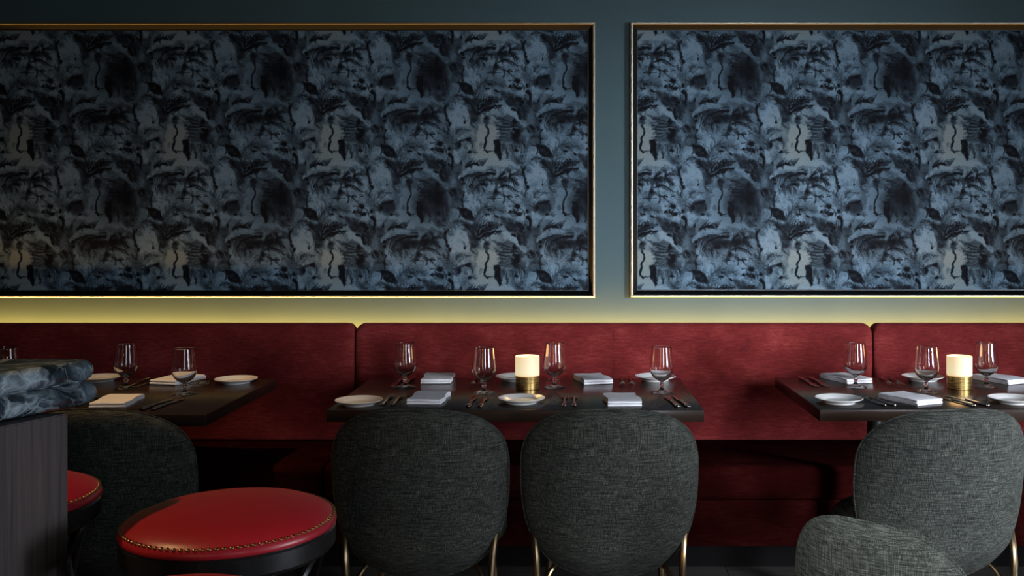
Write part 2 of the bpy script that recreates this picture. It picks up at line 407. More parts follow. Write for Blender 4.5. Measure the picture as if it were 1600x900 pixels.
    frond([(450, 930), (480, 800), (590, 700)], 80, .36, .7, 14, w=12)
    blob(650, 780, 80, 70, .7, .7, soft=.6)
    blob(620, 706, 36, 12, .03, 1, ang=.2); blob(742, 745, 34, 16, .03, 1, ang=.5)
    poly([(770, 740), (900, 760), (1060, 820), (1160, 900), (1090, 960), (930, 950), (830, 860)], .3, .8, 4)
    for k in range(12): stroke([(780+24*k, 755+6*k), (840+24*k, 810+9*k), (880+26*k, 880+8*k)], 16, .2+.22*rng.random(), .6, 6)
    frond([(520, 960), (610, 890), (700, 862), (815, 855)], 62, .1, .9, 11, w=17, lean=.8)
    for x in (635, 680): stroke([(x, 870), (x-5, 812)], 17, .06, .9, 8)
    blob(1150, 860, 26, 60, .08, .8, soft=.8)
    # ---------------- second motif
    y = O
    poly([(480, y+340), (770, y+370), (800, y+640), (790, y+840), (930, y+830), (1000, y+900), (420, y+900), (460, y+600)], .95, .9, 5)
    poly([(780, y+60), (900, y+150), (1150, y+370), (1150, y+280), (930, y+80)], .82, .8, 2)
    blob(200, y+190, 160, 185, .78, .9, soft=.18); poly([(60, y+250), (330, y+250), (155, y+470)], .76, .9, 3)
    stroke([(240, y+20), (340, y+100), (352, y+200), (300, y+310)], 11, .2, .6, 8); hatch(210, y+60, 320, y+250, 24, 10, 14, .5, .4, 9)
    stroke([(45, y+40), (18, y+130), (45, y+215)], 40, .12, .85, 30); blob(50, y+268, 24, 24, .15, .85, soft=.6); blob(80, y+330, 22, 30, .1, .9, soft=.6)
    blob(288, y+292, 13, 26, .03, 1)
    poly([(260, y-40), (460, y-40), (480, y+120), (470, y+270), (380, y+330), (350, y+160)], .26, .85, 3)
    frond([(430, y+230), (400, y+80), (260, y-40)], 90, .14, .7, 16, w=14)
    frond([(450, y+200), (480, y+60), (560, y-20), (740, y-10)], 60, .12, .8, 14, w=16)
    frond([(480, y+180), (560, y+120), (660, y+80), (805, y+62)], 70, .04, .95, 10, (1,), w=26, lean=.7)
    frond([(480, y+120), (600, y+50), (760, y+10)], 50, .1, .9, 12, w=18)
    blob(440, y+230, 50, 60, .22, .7, soft=1)
    for a in np.linspace(0, 5.2, 9): blob(545+34*np.cos(a), y+205+34*np.sin(a), 15, 15, .62 if int(a*2) % 2 else .4, .7)
    blob(595, y+262, 42, 60, .3, .85, soft=.5); blob(575, y+248, 24, 12, .08, .8); blob(630, y+320, 12, 10, .05, 1); stroke([(600, y+300), (600, y+370)], 48, .35, .8, 24)
    stroke([(605, y+365), (628, y+430), (590, y+530), (572, y+630), (580, y+680), (612, y+712)], 24, .07, .95, 30); stroke([(560, y+690), (640, y+708), (712, y+706)], 13, .1, .9, 8)
    blob(520, y+620, 26, 50, .5, .6, soft=.5); blob(650, y+610, 40, 75, .72, .5); stroke([(640, y+720), (700, y+750)], 30, .55, .6)
    for k in range(6): blob(430+rng.random()*70, y+340+rng.random()*130, 26, 30, .66, .5, soft=.9)
    # fan leaf
    poly([(650, y+185), (830, y+220), (900, y+180), (985, y+230), (1090, y+350), (1150, y+480), (1110, y+590), (960, y+580), (740, y+560), (800, y+470), (760, y+400), (820, y+300)], .36, .9, 2.5)
    for k in range(20):
        yy = y+215+17*k; stroke([(720+40*rng.random(), yy), (830, yy+14), (960, y+290+11*k)], 11, .1 if k % 3 else .62, .7, 4)
    for k in range(8): stroke([(720+12*k, y+560), (840, y+500), (960, y+440+6*k)], 10, .2+.3*(k % 2), .6, 4)
    blob(990, y+295, 24, 42, .05, .9, soft=.6); blob(1005, y+470, 55, 95, .04, .9, soft=.8); blob(1070, y+570, 60, 26, .05, .8, soft=.8); stroke([(955, y+380), (1050, y+388)], 13, .75, .9)
    blob(1130, y+450, 36, 60, .55, .7, soft=.8)
    poly([(700, y+540), (760, y+530), (800, y+600), (800, y+690), (806, y+800), (772, y+842), (740, y+760), (708, y+730)], .05, .97, 1.5)
    blob(730, y+600, 14, 36, .35, .5, soft=1)
    # scrub
    blob(1010, y+660, 190, 95, .5, .7, soft=.7)
    hatch(800, y+560, 1170, y+720, 80, 6, 70, .3, .6, 11); hatch(820, y+600, 1150, y+760, 50, 5, 60, .72, .6, 9)
    blob(1012, y+702, 30, 22, .06, .9, soft=.8); blob(1086, y+852, 20, 18, .3, .8); blob(840, y+640, 26, 50, .1, .6, soft=1)
    hatch(800, y+740, 1150, y+860, 30, 70, -20, .58, .5, 14)
    # left leaf with eye
    stroke([(195, y+640), (215, y+580), (290, y+545), (370, y+530)], 52, .26, .8, 26); blob(335, y+545, 34, 24, .03, .95, soft=.7); blob(212, y+622, 22, 30, .05, .9, soft=.7)
    stroke([(170, y+620), (200, y+500), (300, y+420), (380, y+405)], 12, .25, .7); frond([(165, y+470), (200, y+400), (370, y+408)], 40, .3, .7, 12, w=11)
    blob(300, y+480, 90, 36, .74, .6, soft=.6, ang=-.4); blob(320, y+630, 90, 40, .62, .6, soft=.8)
    blob(345, y+712, 34, 22, .03, .95, soft=.6); stroke([(290, y+716), (400, y+714), (485, y+722)], 9, .1, .9, 5)
    frond([(110, y+700), (100, y+520), (-20, y+380)], 100, .36, .7, 22, w=11)
    stroke([(125, y+900), (110, y+700), (120, y+480)], 55, .42, .6, 14)
    blob(70, y+672, 26, 28, .03, .95, soft=.6); stroke([(75, y+750), (120, y+810), (110, y+900)], 52, .08, .9, 30); blob(240, y+870, 13, 30, .05, .9)
    hatch(180, y+780, 380, y+880, 20, 20, -60, .62, .5, 9)
    frond([(300, y+930), (400, y+890), (560, y+880)], 95, .1, .9, 16, (-1,), w=12, lean=.8)
    for k in range(14): stroke([(420+9*k, y+905), (470+12*k, y+820-3*k+20*rng.random())], 9, .14, .85, 2)
    blob(430, y+884, 40, 18, .03, .95, soft=.6)
    # right top
    stroke([(1100, y+20), (1060, y+90), (1045, y+190), (1080, y+245)], 52, .05, .9, 28); blob(980, y+118, 44, 17, .03, 1, ang=.3)
    stroke([(1150, y-60), (1135, y+70)], 14, .75, .9); blob(1130, y+160, 60, 70, .38, .6, soft=.8)
    poly([(860, y-60), (1100, y-60), (1080, y+60), (1000, y+110), (900, y+60)], .24, .7, 4); hatch(860, y-60, 1090, y+60, 30, 50, 45, .12, .6, 11)
    hatch(880, y-20, 1080, y+90, 12, 45, 45, .5, .5, 9)
    # fine dry-brush feathering over everything
    for _ in range(230):
        x = rng.random()*1094; yq = rng.random()*882*2; a0 = rng.normal(PI_/2*.2, .9); L = 40+60*rng.random()
        iy = int((yq/9) % 196*SS) % H; ix = int((x/9) % 243*SS) % W
        loc = A[iy, ix]
        if loc > .7: continue
        vv = np.clip(loc-.28+.1*rng.normal(), .03, 1) if rng.random() < .68 else np.clip(loc+.22, 0, .9)
        for q in range(int(3+4*rng.random())):
            aq = a0+.16*q; stroke([(x+7*q, yq+9*q), (x+7*q+L*np.cos(aq), yq+9*q+L*np.sin(aq))], 8, vv, .5, 2, n=2)
    # repeat-wide wash: one of the two motifs is printed much darker
    xx = np.arange(W)/SS; yy = np.arange(H)/SS
    def per(c, P, s, a): d = np.abs(a-c); d = np.minimum(d, P-d); return np.exp(-(d/s)**2)
    D = per(215, 243, 52, xx)[None, :]*per(60, 196, 58, yy)[:, None]
    D = np.maximum(D, .62*per(190, 243, 50, xx)[None, :]*per(125, 196, 40, yy)[:, None])
    Lt = per(66, 243, 36, xx)[None, :]*per(160, 196, 44, yy)[:, None]
    def copy_at(k):
        return (0, 0) if k == 0 else (121.5, 98)
    def soft_spot(x, y, rx, ry, a, pw=1.0):
        dx = np.abs(xx-x); dx = np.minimum(dx, 243-dx); dy = np.abs(yy-y); dy = np.minimum(dy, 196-dy)
        q = (dx[None, :]/rx)**2+(dy[:, None]/ry)**2
        return a*np.clip(1.3-q, 0, 1)**pw
    grain = .75+.5*rng.random((H, W))
    # on the darker printing the doorway and the big leaf fill in almost black
    S = soft_spot(155, 68, 12, 13, 1)*grain
    S = np.maximum(S, soft_spot(229, 55, 16, 24, .95)*(.7+.6*N2)); S = np.maximum(S, soft_spot(212, 62, 20, 22, .6)*(.5+1*N2))
    S = np.maximum(S, soft_spot(182, 126, 30, 9, .7)*(.6+.8*N2)); S = np.maximum(S, soft_spot(219, 122, 14, 10, .7))
    S = np.maximum(S, soft_spot(243, 66, 8, 26, .5))
    F = np.fft.rfft2(A); ky = np.fft.fftfreq(H)[:, None]; kx = np.fft.rfftfreq(W)[None, :]
    def blur(sig): return np.fft.irfft2(F*np.exp(-2*(np.pi*sig)**2*(kx*kx+ky*ky)), s=(H, W))
    B1 = blur(3.5); B2 = blur(9)
    A = A+.35*(A-B2)+.45*(A-blur(1.6))
    A = A*np.clip(.62+.62*B1, 0, 1.15)
    A = A*(.78+.44*N1)*(.88+.24*N3)*(.92+.16*N2)
    A = np.clip((A-.06)*1.32, 0, 1.1)
    V = np.clip(A*(1-.50*D)*(1-np.clip(S, 0, 1)*.8), 0, 1.1)
    return V, np.clip(Lt*np.clip((A-.25)*1.8, 0, 1.2), 0, 1), W, H

# ------------------------------------------------------------------ the room
def struct(name, bm, mat, sm=False): return props(mobj(name, bm, mat, smooth=sm), kind='structure')
XL, XR, YB, HC = -3.5, 4.6, -7.2, 2.95
bm = bmesh.new(); box(bm, XL-.1, XR+.1, 0, .12, -.05, HC+.1); struct('wall_back', bm, M['paint'])
bm = bmesh.new(); box(bm, XL-.12, XL, YB, 0, -.05, HC+.1); struct('wall_left', bm, M['paint'])
bm = bmesh.new(); box(bm, XL-.1, 1.1, YB-.12, YB, -.05, HC+.1); box(bm, 2.3, XR+.1, YB-.12, YB, -.05, HC+.1)
box(bm, 1.1, 2.3, YB-.12, YB, -.05, .6); box(bm, 1.1, 2.3, YB-.12, YB, 2.6, HC+.1); struct('wall_front', bm, M['paint'])
bm = bmesh.new(); box(bm, 1.1, 2.3, YB-.07, YB-.06, .6, 2.6); struct('window_2', bm, M['pane'])
bm = bmesh.new()
for a, b, c, d in ((1.1, 1.15, .6, 2.6), (2.25, 2.3, .6, 2.6), (1.1, 2.3, .6, .65), (1.1, 2.3, 2.55, 2.6), (1.68, 1.72, .6, 2.6)): box(bm, a, b, YB-.05, YB+.01, c, d, .004)
struct('trim_3', bm, M['blackmetal'])
bm = bmesh.new()
WY0, WY1, WZ0, WZ1 = -4.9, -2.8, .5, 2.7
box(bm, XR, XR+.12, YB, WY0, -.05, HC+.1); box(bm, XR, XR+.12, WY1, 0, -.05, HC+.1)
box(bm, XR, XR+.12, WY0, WY1, -.05, WZ0); box(bm, XR, XR+.12, WY0, WY1, WZ1, HC+.1); struct('wall_right', bm, M['paint'])
bm = bmesh.new(); box(bm, XL, XR, YB, 0, -.05, 0); struct('floor', bm, M['floor'])
bm = bmesh.new(); box(bm, XL, XR, YB, 0, HC, HC+.1); struct('ceiling', bm, M['ceiling'])
bm = bmesh.new(); box(bm, XR+.05, XR+.06, WY0, WY1, WZ0, WZ1); struct('window_1', bm, M['pane'])
bm = bmesh.new()
for a, b, c, d in ((WY0, WY0+.05, WZ0, WZ1), (WY1-.05, WY1, WZ0, WZ1), (WY0, WY1, WZ0, WZ0+.05), (WY0, WY1, WZ1-.05, WZ1), ((WY0+WY1)/2-.02, (WY0+WY1)/2+.02, WZ0, WZ1)):
    box(bm, XR-.01, XR+.05, a, b, c, d, .004)
struct('trim_1', bm, M['blackmetal'])

# ------------------------------------------------------------------ printed wall panels
V, LT, TWp, THp = paint_tile(np)
PXM = 357.0           # photo pixels per metre on the wall
def paper(x0, x1, z0, z1, parent, y):
    st = 1.08/PXM
    nx = int((x1-x0)/st)+1; nz = int((z1-z0)/st)+1
    xs = np.linspace(x0, x1, nx); zs = np.linspace(z0, z1, nz)
    X, Z = np.meshgrid(xs, zs)
    co = np.empty((nx*nz, 3), np.float32); co[:, 0] = X.ravel(); co[:, 1] = y; co[:, 2] = Z.ravel()
    # phase of the print: a motif corner sits at photo (1180, 60)
    u = ((X*PXM+VX-1180) % 243)/243*TWp; v = ((VY-(Z-EYE)*PXM-60) % 196)/196*THp
    def samp(A):
        u0 = np.floor(u).astype(int); v0 = np.floor(v).astype(int); fu = u-u0; fv = v-v0
        u0 %= TWp; v0 %= THp; u1 = (u0+1) % TWp; v1 = (v0+1) % THp
        return (A[v0, u0]*(1-fu)+A[v0, u1]*fu)*(1-fv)+(A[v1, u0]*(1-fu)+A[v1, u1]*fu)*fv
    ink = np.ones((nx*nz, 4), np.float32); ink[:, 0] = np.clip(samp(V), 0, 1).ravel(); ink[:, 1] = np.clip(samp(LT), 0, 1).ravel(); ink[:, 2] = 0
    i = np.arange(nx-1)[None, :]+np.arange(nz-1)[:, None]*nx; i = i.ravel()
    q = np.stack([i, i+1, i+1+nx, i+nx], 1).astype(np.int32).ravel()
    me = bpy.data.meshes.new('paper'); me.vertices.add(nx*nz); me.vertices.foreach_set('co', co.ravel())
    nf = len(i); me.loops.add(nf*4); me.loops.foreach_set('vertex_index', q)
    me.polygons.add(nf); me.polygons.foreach_set('loop_start', np.arange(0, nf*4, 4, dtype=np.int32))
    me.update(calc_edges=True)
    at = me.color_attributes.new('ink', 'FLOAT_COLOR', 'POINT'); at.data.foreach_set('color', ink.ravel())
    me.materials.append(M['paper']); o = bpy.data.objects.new('paper', me); link(o); o.parent = parent; return o
def moulding(x0, x1, z0, z1, parent):
    # section: (inset from outer edge, depth in front of the wall)
    sec = [(0, 0), (0, .018), (.001, .0235), (.003, .0275), (.006, .0298), (.009, .0298), (.0118, .0280), (.0135, .0250), (.0140, .0215), (.031, .006), (.034, .006), (.034, 0)]
    bm = bmesh.new(); rings = []
    for i, d in sec:
        rings.append([bm.verts.new(p) for p in ((x0+i, -d, z0+i), (x1-i, -d, z0+i), (x1-i, -d, z1-i), (x0+i, -d, z1-i))])
    for a, b in zip(rings, rings[1:]):
        for k in range(4): bm.faces.new((a[k], a[(k+1) % 4], b[(k+1) % 4], b[k])).material_index = 1 if rings.index(a) >= 8 else 0
    return bm
def wall_panel(x0, x1, z0, z1, label):
    t = thing('wall_panel', label, 'wall panel', ((x0+x1)/2, 0, z0), 0, 'framed wallpaper panels on the teal wall')
    o = mobj('frame', moulding(x0, x1, z0, z1, t), [M['frame'], M['slope']], t, smooth=False); o.location = (-(x0+x1)/2, 0, -z0)
    p = paper(x0+.03, x1-.03, z0+.03, z1-.03, t, -.003); p.location = (-(x0+x1)/2, 0, -z0)
    bpy.context.view_layer.update()
def wx(px): return (px-VX)/PXM
def wz(py): return EYE-(py-VY)/PXM
wall_panel(-2.75, wx(930.5), wz(465.5), wz(36), 'wide gilt-framed panel of blue palm wallpaper filling the left of the teal wall')
wall_panel(wx(984), 2.35, wz(464.5), wz(36), 'gilt-framed panel of blue palm wallpaper to the right of the bare teal strip')
# ledge behind the banquette that carries the led line
bm = bmesh.new(); box(bm, -3.3, 3.2, -.085, -.002, 0, .855); props(mobj('trim_2', bm, M['kick'], smooth=False), kind='structure')
bm = bmesh.new(); box(bm, -3.2, 3.1, -.066, -.046, .856, .862)
props(mobj('light_strip', bm, M['led'], smooth=False), 'warm light strip hidden behind the red banquette, glowing up the teal wall', 'light strip')

# ------------------------------------------------------------------ banquette
def cushion(x0, x1, prof, rnd=.03, nx=60, bulge=.0):
    """closed section prof [(y, z)] swept along x with rounded ends"""
    bm = bmesh.new(); c = Vector((sum(p[0] for p in prof)/len(prof), sum(p[1] for p in prof)/len(prof)))
    xs = []
    for k in range(7): a = k/6*PI/2; xs.append((x0+rnd*(1-math.sin(a)) if False else x0+rnd*(1-math.cos(a)), rnd*(1-math.sin(a))))
    mid = [(x0+rnd+(x1-x0-2*rnd)*k/nx, 0) for k in range(1, nx)]
    end = [(x1-(x-x0), i) for x, i in reversed(xs)]
    rings = []
    for x, inset in xs+mid+end:
        r = []
        for y, z in prof:
            d = Vector((y, z))-c; L = d.length; d = d*(max(L-inset, .001)/L)
            r.append(bm.verts.new((x, c.x+d.x, c.y+d.y)))
        rings.append(r)
    n = len(prof)
    for a, b in zip(rings, rings[1:]):
        for k in range(n): bm.faces.new((a[k], a[(k+1) % n], b[(k+1) % n], b[k]))
    bm.faces.new(rings[0]); bm.faces.new(rings[-1][::-1])
    return bm
def rnd_prof(pts, r, n=5):
    """round the corners of a closed polygon"""
    out = []; m = len(pts)
    for i in range(m):
        p = Vector(pts[i]); a = Vector(pts[i-1]); b = Vector(pts[(i+1) % m]); rr = r[i] if isinstance(r, list) else r
        p0 = p+(a-p).normalized()*rr; p1 = p+(b-p).normalized()*rr
        for k in range(n+1):
            t = k/n; out.append(tuple(p0*(1-t)**2+p*2*t*(1-t)+p1*t*t))
    return out
BACK = rnd_prof([(-.225, .452), (-.195, .72), (-.178, .930), (-.098, .930), (-.098, .452)], [.01, .1, .028, .028, .01])
SEAT = rnd_prof([(-.705, .335), (-.712, .462), (-.23, .452), (-.23, .335)], [.02, .035, .005, .01])
def banquette(x0, x1, label, seam=None):
    cx = (x0+x1)/2
    t = thing('banquette', label, 'banquette', (cx, -.42, 0), 0, 'red banquette sections along the wall')
    g = .002
    def put(o): o.location = (-cx, .42, 0)
    ex = Vector
    o = mobj('backrest', cushion(x0+g, x1-g, BACK, .035), M['velvet'], t, sharp=60); put(o)
    sx = cx if seam is None else seam
    bm = bmesh.new(); tube(bm, [(sx, -.2240, .46), (sx, -.2100, .58), (sx, -.1975, .70), (sx, -.1875, .80), (sx, -.181, .90)], .0016, 6)
    s = mobj('seam', bm, M['velvet'], o)
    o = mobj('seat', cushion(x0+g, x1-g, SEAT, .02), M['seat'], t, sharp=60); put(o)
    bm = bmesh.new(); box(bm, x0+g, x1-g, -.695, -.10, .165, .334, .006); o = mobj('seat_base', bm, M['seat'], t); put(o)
    bm = bmesh.new(); box(bm, x0+g, x1-g, -.43, -.10, 0, .164); o = mobj('plinth', bm, M['kick'], t, smooth=False); put(o)
banquette(-3.08, -.911, 'red chenille banquette section left of the first seam, behind the table beside the bar', -1.365)
banquette(-.909, 1.259, 'middle red chenille banquette section between the two seams, behind the central table')
banquette(1.261, 3.2, 'red chenille banquette section right of the second seam, behind the right-hand table')

# ------------------------------------------------------------------ tables
TZ = .75
def table(x0, x1, y0, y1, posts, label):
    cx, cy = (x0+x1)/2, (y0+y1)/2
    t = thing('dining_table', label, 'table', (cx, cy, 0), 0, 'dark dining tables along the banquette')
    bm = bmesh.new(); box(bm, x0-cx, x1-cx, y0-cy, y1-cy, TZ-.037, TZ, .0018, 2); mobj('tabletop', bm, M['table'], t)
    for p in posts:
        bm = bmesh.new(); lathe(bm, [(0, .01), (.028, .01), (.028, TZ-.045), (.028, TZ-.038), (0, TZ-.038)], 24, (p-cx, -.02)); mobj('column', bm, M['blackmetal'], t)
        bm = bmesh.new(); box(bm, p-cx-.16, p-cx+.16, -.14, .18, 0, .012, .003); mobj('base_plate', bm, M['blackmetal'], t)
def xt(px, py, z=TZ): s = (py-VY)/(EYE-z); return (px-VX)/s
def yt(py, z=TZ): return F*(EYE-z)/(py-VY)-DW
table(-2.32, xt(320, 648), yt(648), yt(592)+.0, [-1.93, -1.46], 'dark wooden dining table behind the marble bar, its left end hidden')
table(xt(510, 641), xt(1100, 641), yt(641), yt(591), [-.48, .12], 'dark wooden dining table in the middle of the picture, with one lit candle')
table(xt(1281, 640), xt(1281, 640)+1.2, yt(640), yt(590), [1.06, 1.70], 'dark wooden dining table at the right edge, cut off by the picture')

# ------------------------------------------------------------------ bar
def bar():
    t = thing('bar_counter', 'bar counter with dark veined marble top and dark wooden front at the left', 'bar counter', (-1.35, -2.9, 0))
    d = Vector((.39, 1.0)).normalized()
    c = Vector((-.878, 1.775-DW)); far = c.y+.035
    base = [Vector((-1.95, far)), Vector((-1.95, far-1.6)), Vector((c.x-d.x*1.35, far-1.6)), ]
    # outline counter-clockwise seen from above, rounded at the visible corner
    corner = Vector((c.x+.012, far)); p0 = corner-d*.075; p1 = corner+Vector((-.085, 0))
    line = []
    start = corner-d*1.5
    for k in range(30): line.append(start.lerp(p0, k/30))
    for k in range(13): q = k/12; line.append(p0*(1-q)**2+corner*2*q*(1-q)+p1*q*q)
    for k in range(1, 12): line.append(p1.lerp(Vector((-1.95, far)), k/11))
    line.append(Vector((-1.95, start.y)))
    n = len(line)
    prof = [(-.02, 0)]
    for k in range(9): a = PI/2-PI*k/8; prof.append((-.019+.019*math.cos(a), -.019+.019*math.sin(a)))
    for k in range(9): a = PI/2-PI*k/8; prof.append((-.019+.024*math.cos(a), -.060+.021*math.sin(a)))
    prof.append((-.04, -.081))
    H = 1.075
    def norm(i):
        a, b = line[i-1], line[(i+1) % n]; t_ = (b-a).normalized(); return Vector((t_.y, -t_.x))
    bm = bmesh.new(); rings = []
    for o, z in prof: rings.append([bm.verts.new((line[i].x+norm(i).x*o+1.35, line[i].y+norm(i).y*o+2.9, H+z)) for i in range(n)])
    for a, b in zip(rings, rings[1:]):
        for k in range(n): bm.faces.new((a[k], a[(k+1) % n], b[(k+1) % n], b[k]))
    bm.faces.new(rings[0]); bm.faces.new(rings[-1][::-1])
    mobj('countertop', bm, M['marble'], t, sharp=50)
    # body: a wooden box set back from the far end, flush with the long side
    fy = 1.685-DW; e = Vector(((107-VX)*1.685/F, fy)); s2 = e-d*1.35
    bm = bmesh.new(); P = [e, Vector((-1.93, fy)), Vector((-1.93, s2.y)), s2]
    for z0, z1 in ((.0, H-.0812),):
        lo = [bm.verts.new((p.x+1.35, p.y+2.9, z0)) for p in P]; hi = [bm.verts.new((p.x+1.35, p.y+2.9, z1)) for p in P]
        for k in range(4): bm.faces.new((lo[k], lo[(k+1) % 4], hi[(k+1) % 4], hi[k]))
        bm.faces.new(lo); bm.faces.new(hi)
    bmesh.ops.bevel(bm, geom=[x for x in bm.edges], offset=.002, segments=2, affect='EDGES')
    mobj('bar_front', bm, M['panel'], t)
bar()

# ------------------------------------------------------------------ chairs
def chair_proto(label):
    t = thing('dining_chair', label, 'chair', (0, 0, 0), 0, 'round-backed fabric dining chairs')
    A, ZT, ZB, ZM = .252, .186, .307, .639
    bm = bmesh.new(); NT, NR = 120, 26
    def pt(r, th, side):
        cx, sz = math.cos(th), math.sin(th); n = 2.55 if sz > 0 else 2.7
        x = A*math.copysign(abs(cx)**(2/n), cx)*r; z = (ZT if sz > 0 else ZB)*math.copysign(abs(sz)**(2/n), sz)*r
        th_ = .040*(1-r**5)**.5 if r < 1 else 0
        zz = ZM+z; y = -.235+1.45*x*x-(zz-.45)*.14
        if zz < .42: y += (.42-zz)*.35
        return (x, y+side*th_, zz)
    edge = [bm.verts.new(pt(1, 2*PI*k/NT, 0)) for k in range(NT)]
    for side in (-1, 1):
        prev = edge
        rs = [.995, .985, .97, .95, .92]+[.88*(1-k/18) for k in range(18)]
        for r in rs:
            ring = [bm.verts.new(pt(r, 2*PI*k/NT, side)) for k in range(NT)]
            for k in range(NT): bm.faces.new((prev[k], prev[(k+1) % NT], ring[(k+1) % NT], ring[k]))
            prev = ring
        c = bm.verts.new(pt(0, 0, side))
        for k in range(NT): bm.faces.new((prev[k], prev[(k+1) % NT], c))
    b = mobj('backrest', bm, M['weave'], t, sharp=80)
    bm = bmesh.new()
    ring = [Vector(pt(1.004, 2*PI*k/90, 0)) for k in range(90)]
    m = len(ring); rr = []
    for i in range(m):
        tg = (ring[(i+1) % m]-ring[i-1]).normalized(); s = tg.cross(Vector((0, 1, 0))).normalized(); u = s.cross(tg)
        rr.append([bm.verts.new(ring[i]+s*.003*math.cos(k*PI/3)+u*.003*math.sin(k*PI/3)) for k in range(6)])
    for i in range(m):
        a, c2 = rr[i], rr[(i+1) % m]
        for k in range(6): bm.faces.new((a[k], a[(k+1) % 6], c2[(k+1) % 6], c2[k]))
    mobj('piping', bm, M['weave'], b)
    bm = bmesh.new(); prof = [(0, .375)]+[(.195+.04*math.cos(a), .418+.043*math.sin(a)) for a in [(-PI/2+PI*k/10) for k in range(11)]]+[(.1, .468), (0, .47)]
    lathe(bm, prof, 60, (0, .03)); bmesh.ops.scale(bm, vec=(1.0, .98, 1), verts=bm.verts); mobj('seat', bm, M['weave'], t, sharp=80)
    bm = bmesh.new(); lathe(bm, [(0, .358), (.185, .358), (.188, .366), (.185, .374), (0, .374)], 40, (0, .03)); mobj('seat_frame', bm, M['bronze'], t)
    for s in (-1, 1):
        bm = bmesh.new(); tube(bm, catmull([(s*.226, -.105, .55), (s*.220, -.145, .48), (s*.208, -.195, .39), (s*.205, -.205, .2), (s*.215, -.225, 0)], 7), .0105, 10); mobj('leg', bm, M['bronze'], t)
        bm = bmesh.new(); tube(bm, catmull([(s*.12, .14, .362), (s*.165, .17, .33), (s*.185, .19, .18), (s*.195, .205, 0)], 7), .0105, 10); mobj('leg', bm, M['bronze'], t)
        bm = bmesh.new(); tube(bm, catmull([(s*.10, -.11, .362), (s*.155, -.15, .352), (s*.185, -.18, .30), (s*.205, -.205, .17)], 7), .007, 8); mobj('brace', bm, M['bronze'], t)
    return t
def backpos(px, S): return ((px-VX)/S, F/S-DW+.24)
x, y = backpos(651, 560); CH = chair_proto('dark woven round-backed chair, left of the two at the central table'); CH.location = (x, y, 0)
note(CH)
x, y = backpos(953.5, 560); dup(CH, (x, y, 0), 0, 'dark woven round-backed chair, right of the two at the central table')
x, y = backpos(150, 560); dup(CH, (x, y, 0), 0, 'dark woven round-backed chair behind the bar counter, at the left-hand table')
x, y = backpos(1474, 560); dup(CH, (x, y, 0), math.radians(6), 'dark woven round-backed chair tucked under the right-hand table, cut by the picture edge')
fr = math.radians(-42); fgc = dup(CH, (.495-.2*math.sin(fr), -2.57+.2*math.cos(fr), 0), fr, 'pale-lit grey woven chair back rising at the bottom right, nearest the viewer')
fgc.scale = (.68, .7, .993)

# ------------------------------------------------------------------ bar stools
def stool_proto(label):
    t = thing('bar_stool', label, 'bar stool', (0, 0, 0), 0, 'red leather bar stools at the bar')
    R = .19; z0 = .7735
    bm = bmesh.new()
    prof = [(0, z0+.041), (.05, z0+.0405), (.10, z0+.038), (.14, z0+.034), (.165, z0+.029), (.180, z0+.0230), (.190, z0+.018), (.1955, z0+.0125), (.1985, z0+.007), (.1990, z0+.002), (.197, z0-.001), (0, z0-.001)]
    lathe(bm, prof, 96); s = mobj('seat_pad', bm, M['leather'], t, sharp=80)
    # brass nails round the rim
    nb = bmesh.new(); bmesh.ops.create_uvsphere(nb, u_segments=8, v_segments=6, radius=.0046); first = mobj('nailhead', nb, M['nail'], s); first.scale = (1, 1, .6)
    K = 98; rn, zn = .1925, z0+.0155
    for k in range(K):
        o = first if k == 0 else first.copy()
        if k: link(o); o.parent = s
        o.location = (rn*math.cos(2*PI*k/K), rn*math.sin(2*PI*k/K), zn)
    bm = bmesh.new(); lathe(bm, [(.0, z0-.0015), (.194, z0-.0015), (.1975, z0-.006), (.1975, z0-.036), (.190, z0-.044), (.170, z0-.046), (.0, z0-.046)], 72); mobj('apron', bm, M['blackwood'], t)
    for k in range(4):
        a = PI/4+k*PI/2; c, s_ = math.cos(a), math.sin(a)
        bm = bmesh.new(); tube(bm, catmull([(.150*c, .150*s_, z0-.044), (.160*c, .160*s_, z0-.16), (.185*c, .185*s_, .40), (.215*c, .215*s_, 0)], 8), .0145, 12); mobj('leg', bm, M['blackwood'], t)
        # bentwood arch between neighbouring legs
        a2 = a+PI/2; pts = []
        for q in range(13):
            u = q/12; aa = a+(a2-a)*u; pts.append((.168*math.cos(aa), .168*math.sin(aa), z0-.20+.155*math.sin(PI*u)**.6))
        bm = bmesh.new(); tube(bm, pts, .009, 8); mobj('arch', bm, M['blackwood'], t)
    bm = bmesh.new(); ring = [(.196*math.cos(2*PI*k/48), .196*math.sin(2*PI*k/48)) for k in range(48)]
    lathe(bm, [(.187, .262), (.187, .274), (.199, .274), (.199, .262)], 48, closed=True); mobj('foot_ring', bm, M['brass'], t)
    t.scale = (.95, .95, 1)
    return t
def stool_at(px, py, D, w):  # px centre, width in px
    S = w/D; return ((px-VX)/S, F/S-DW)
ST = stool_proto('red leather bar stool with nailhead rim, large in the foreground beside the bar'); x, y = stool_at(360, 0, .4, 341); ST.location = (x, y, 0); note(ST)
x, y = stool_at(-5, 0, .4, 314); dup(ST, (x, y, 0), .3, 'red leather bar stool mostly hidden behind the bar counter at the left edge')
ST3 = dup(ST, (-.545, -DW+1.274, 0), .5, 'red leather bar stool nearest the viewer, only its crest showing at the bottom edge')

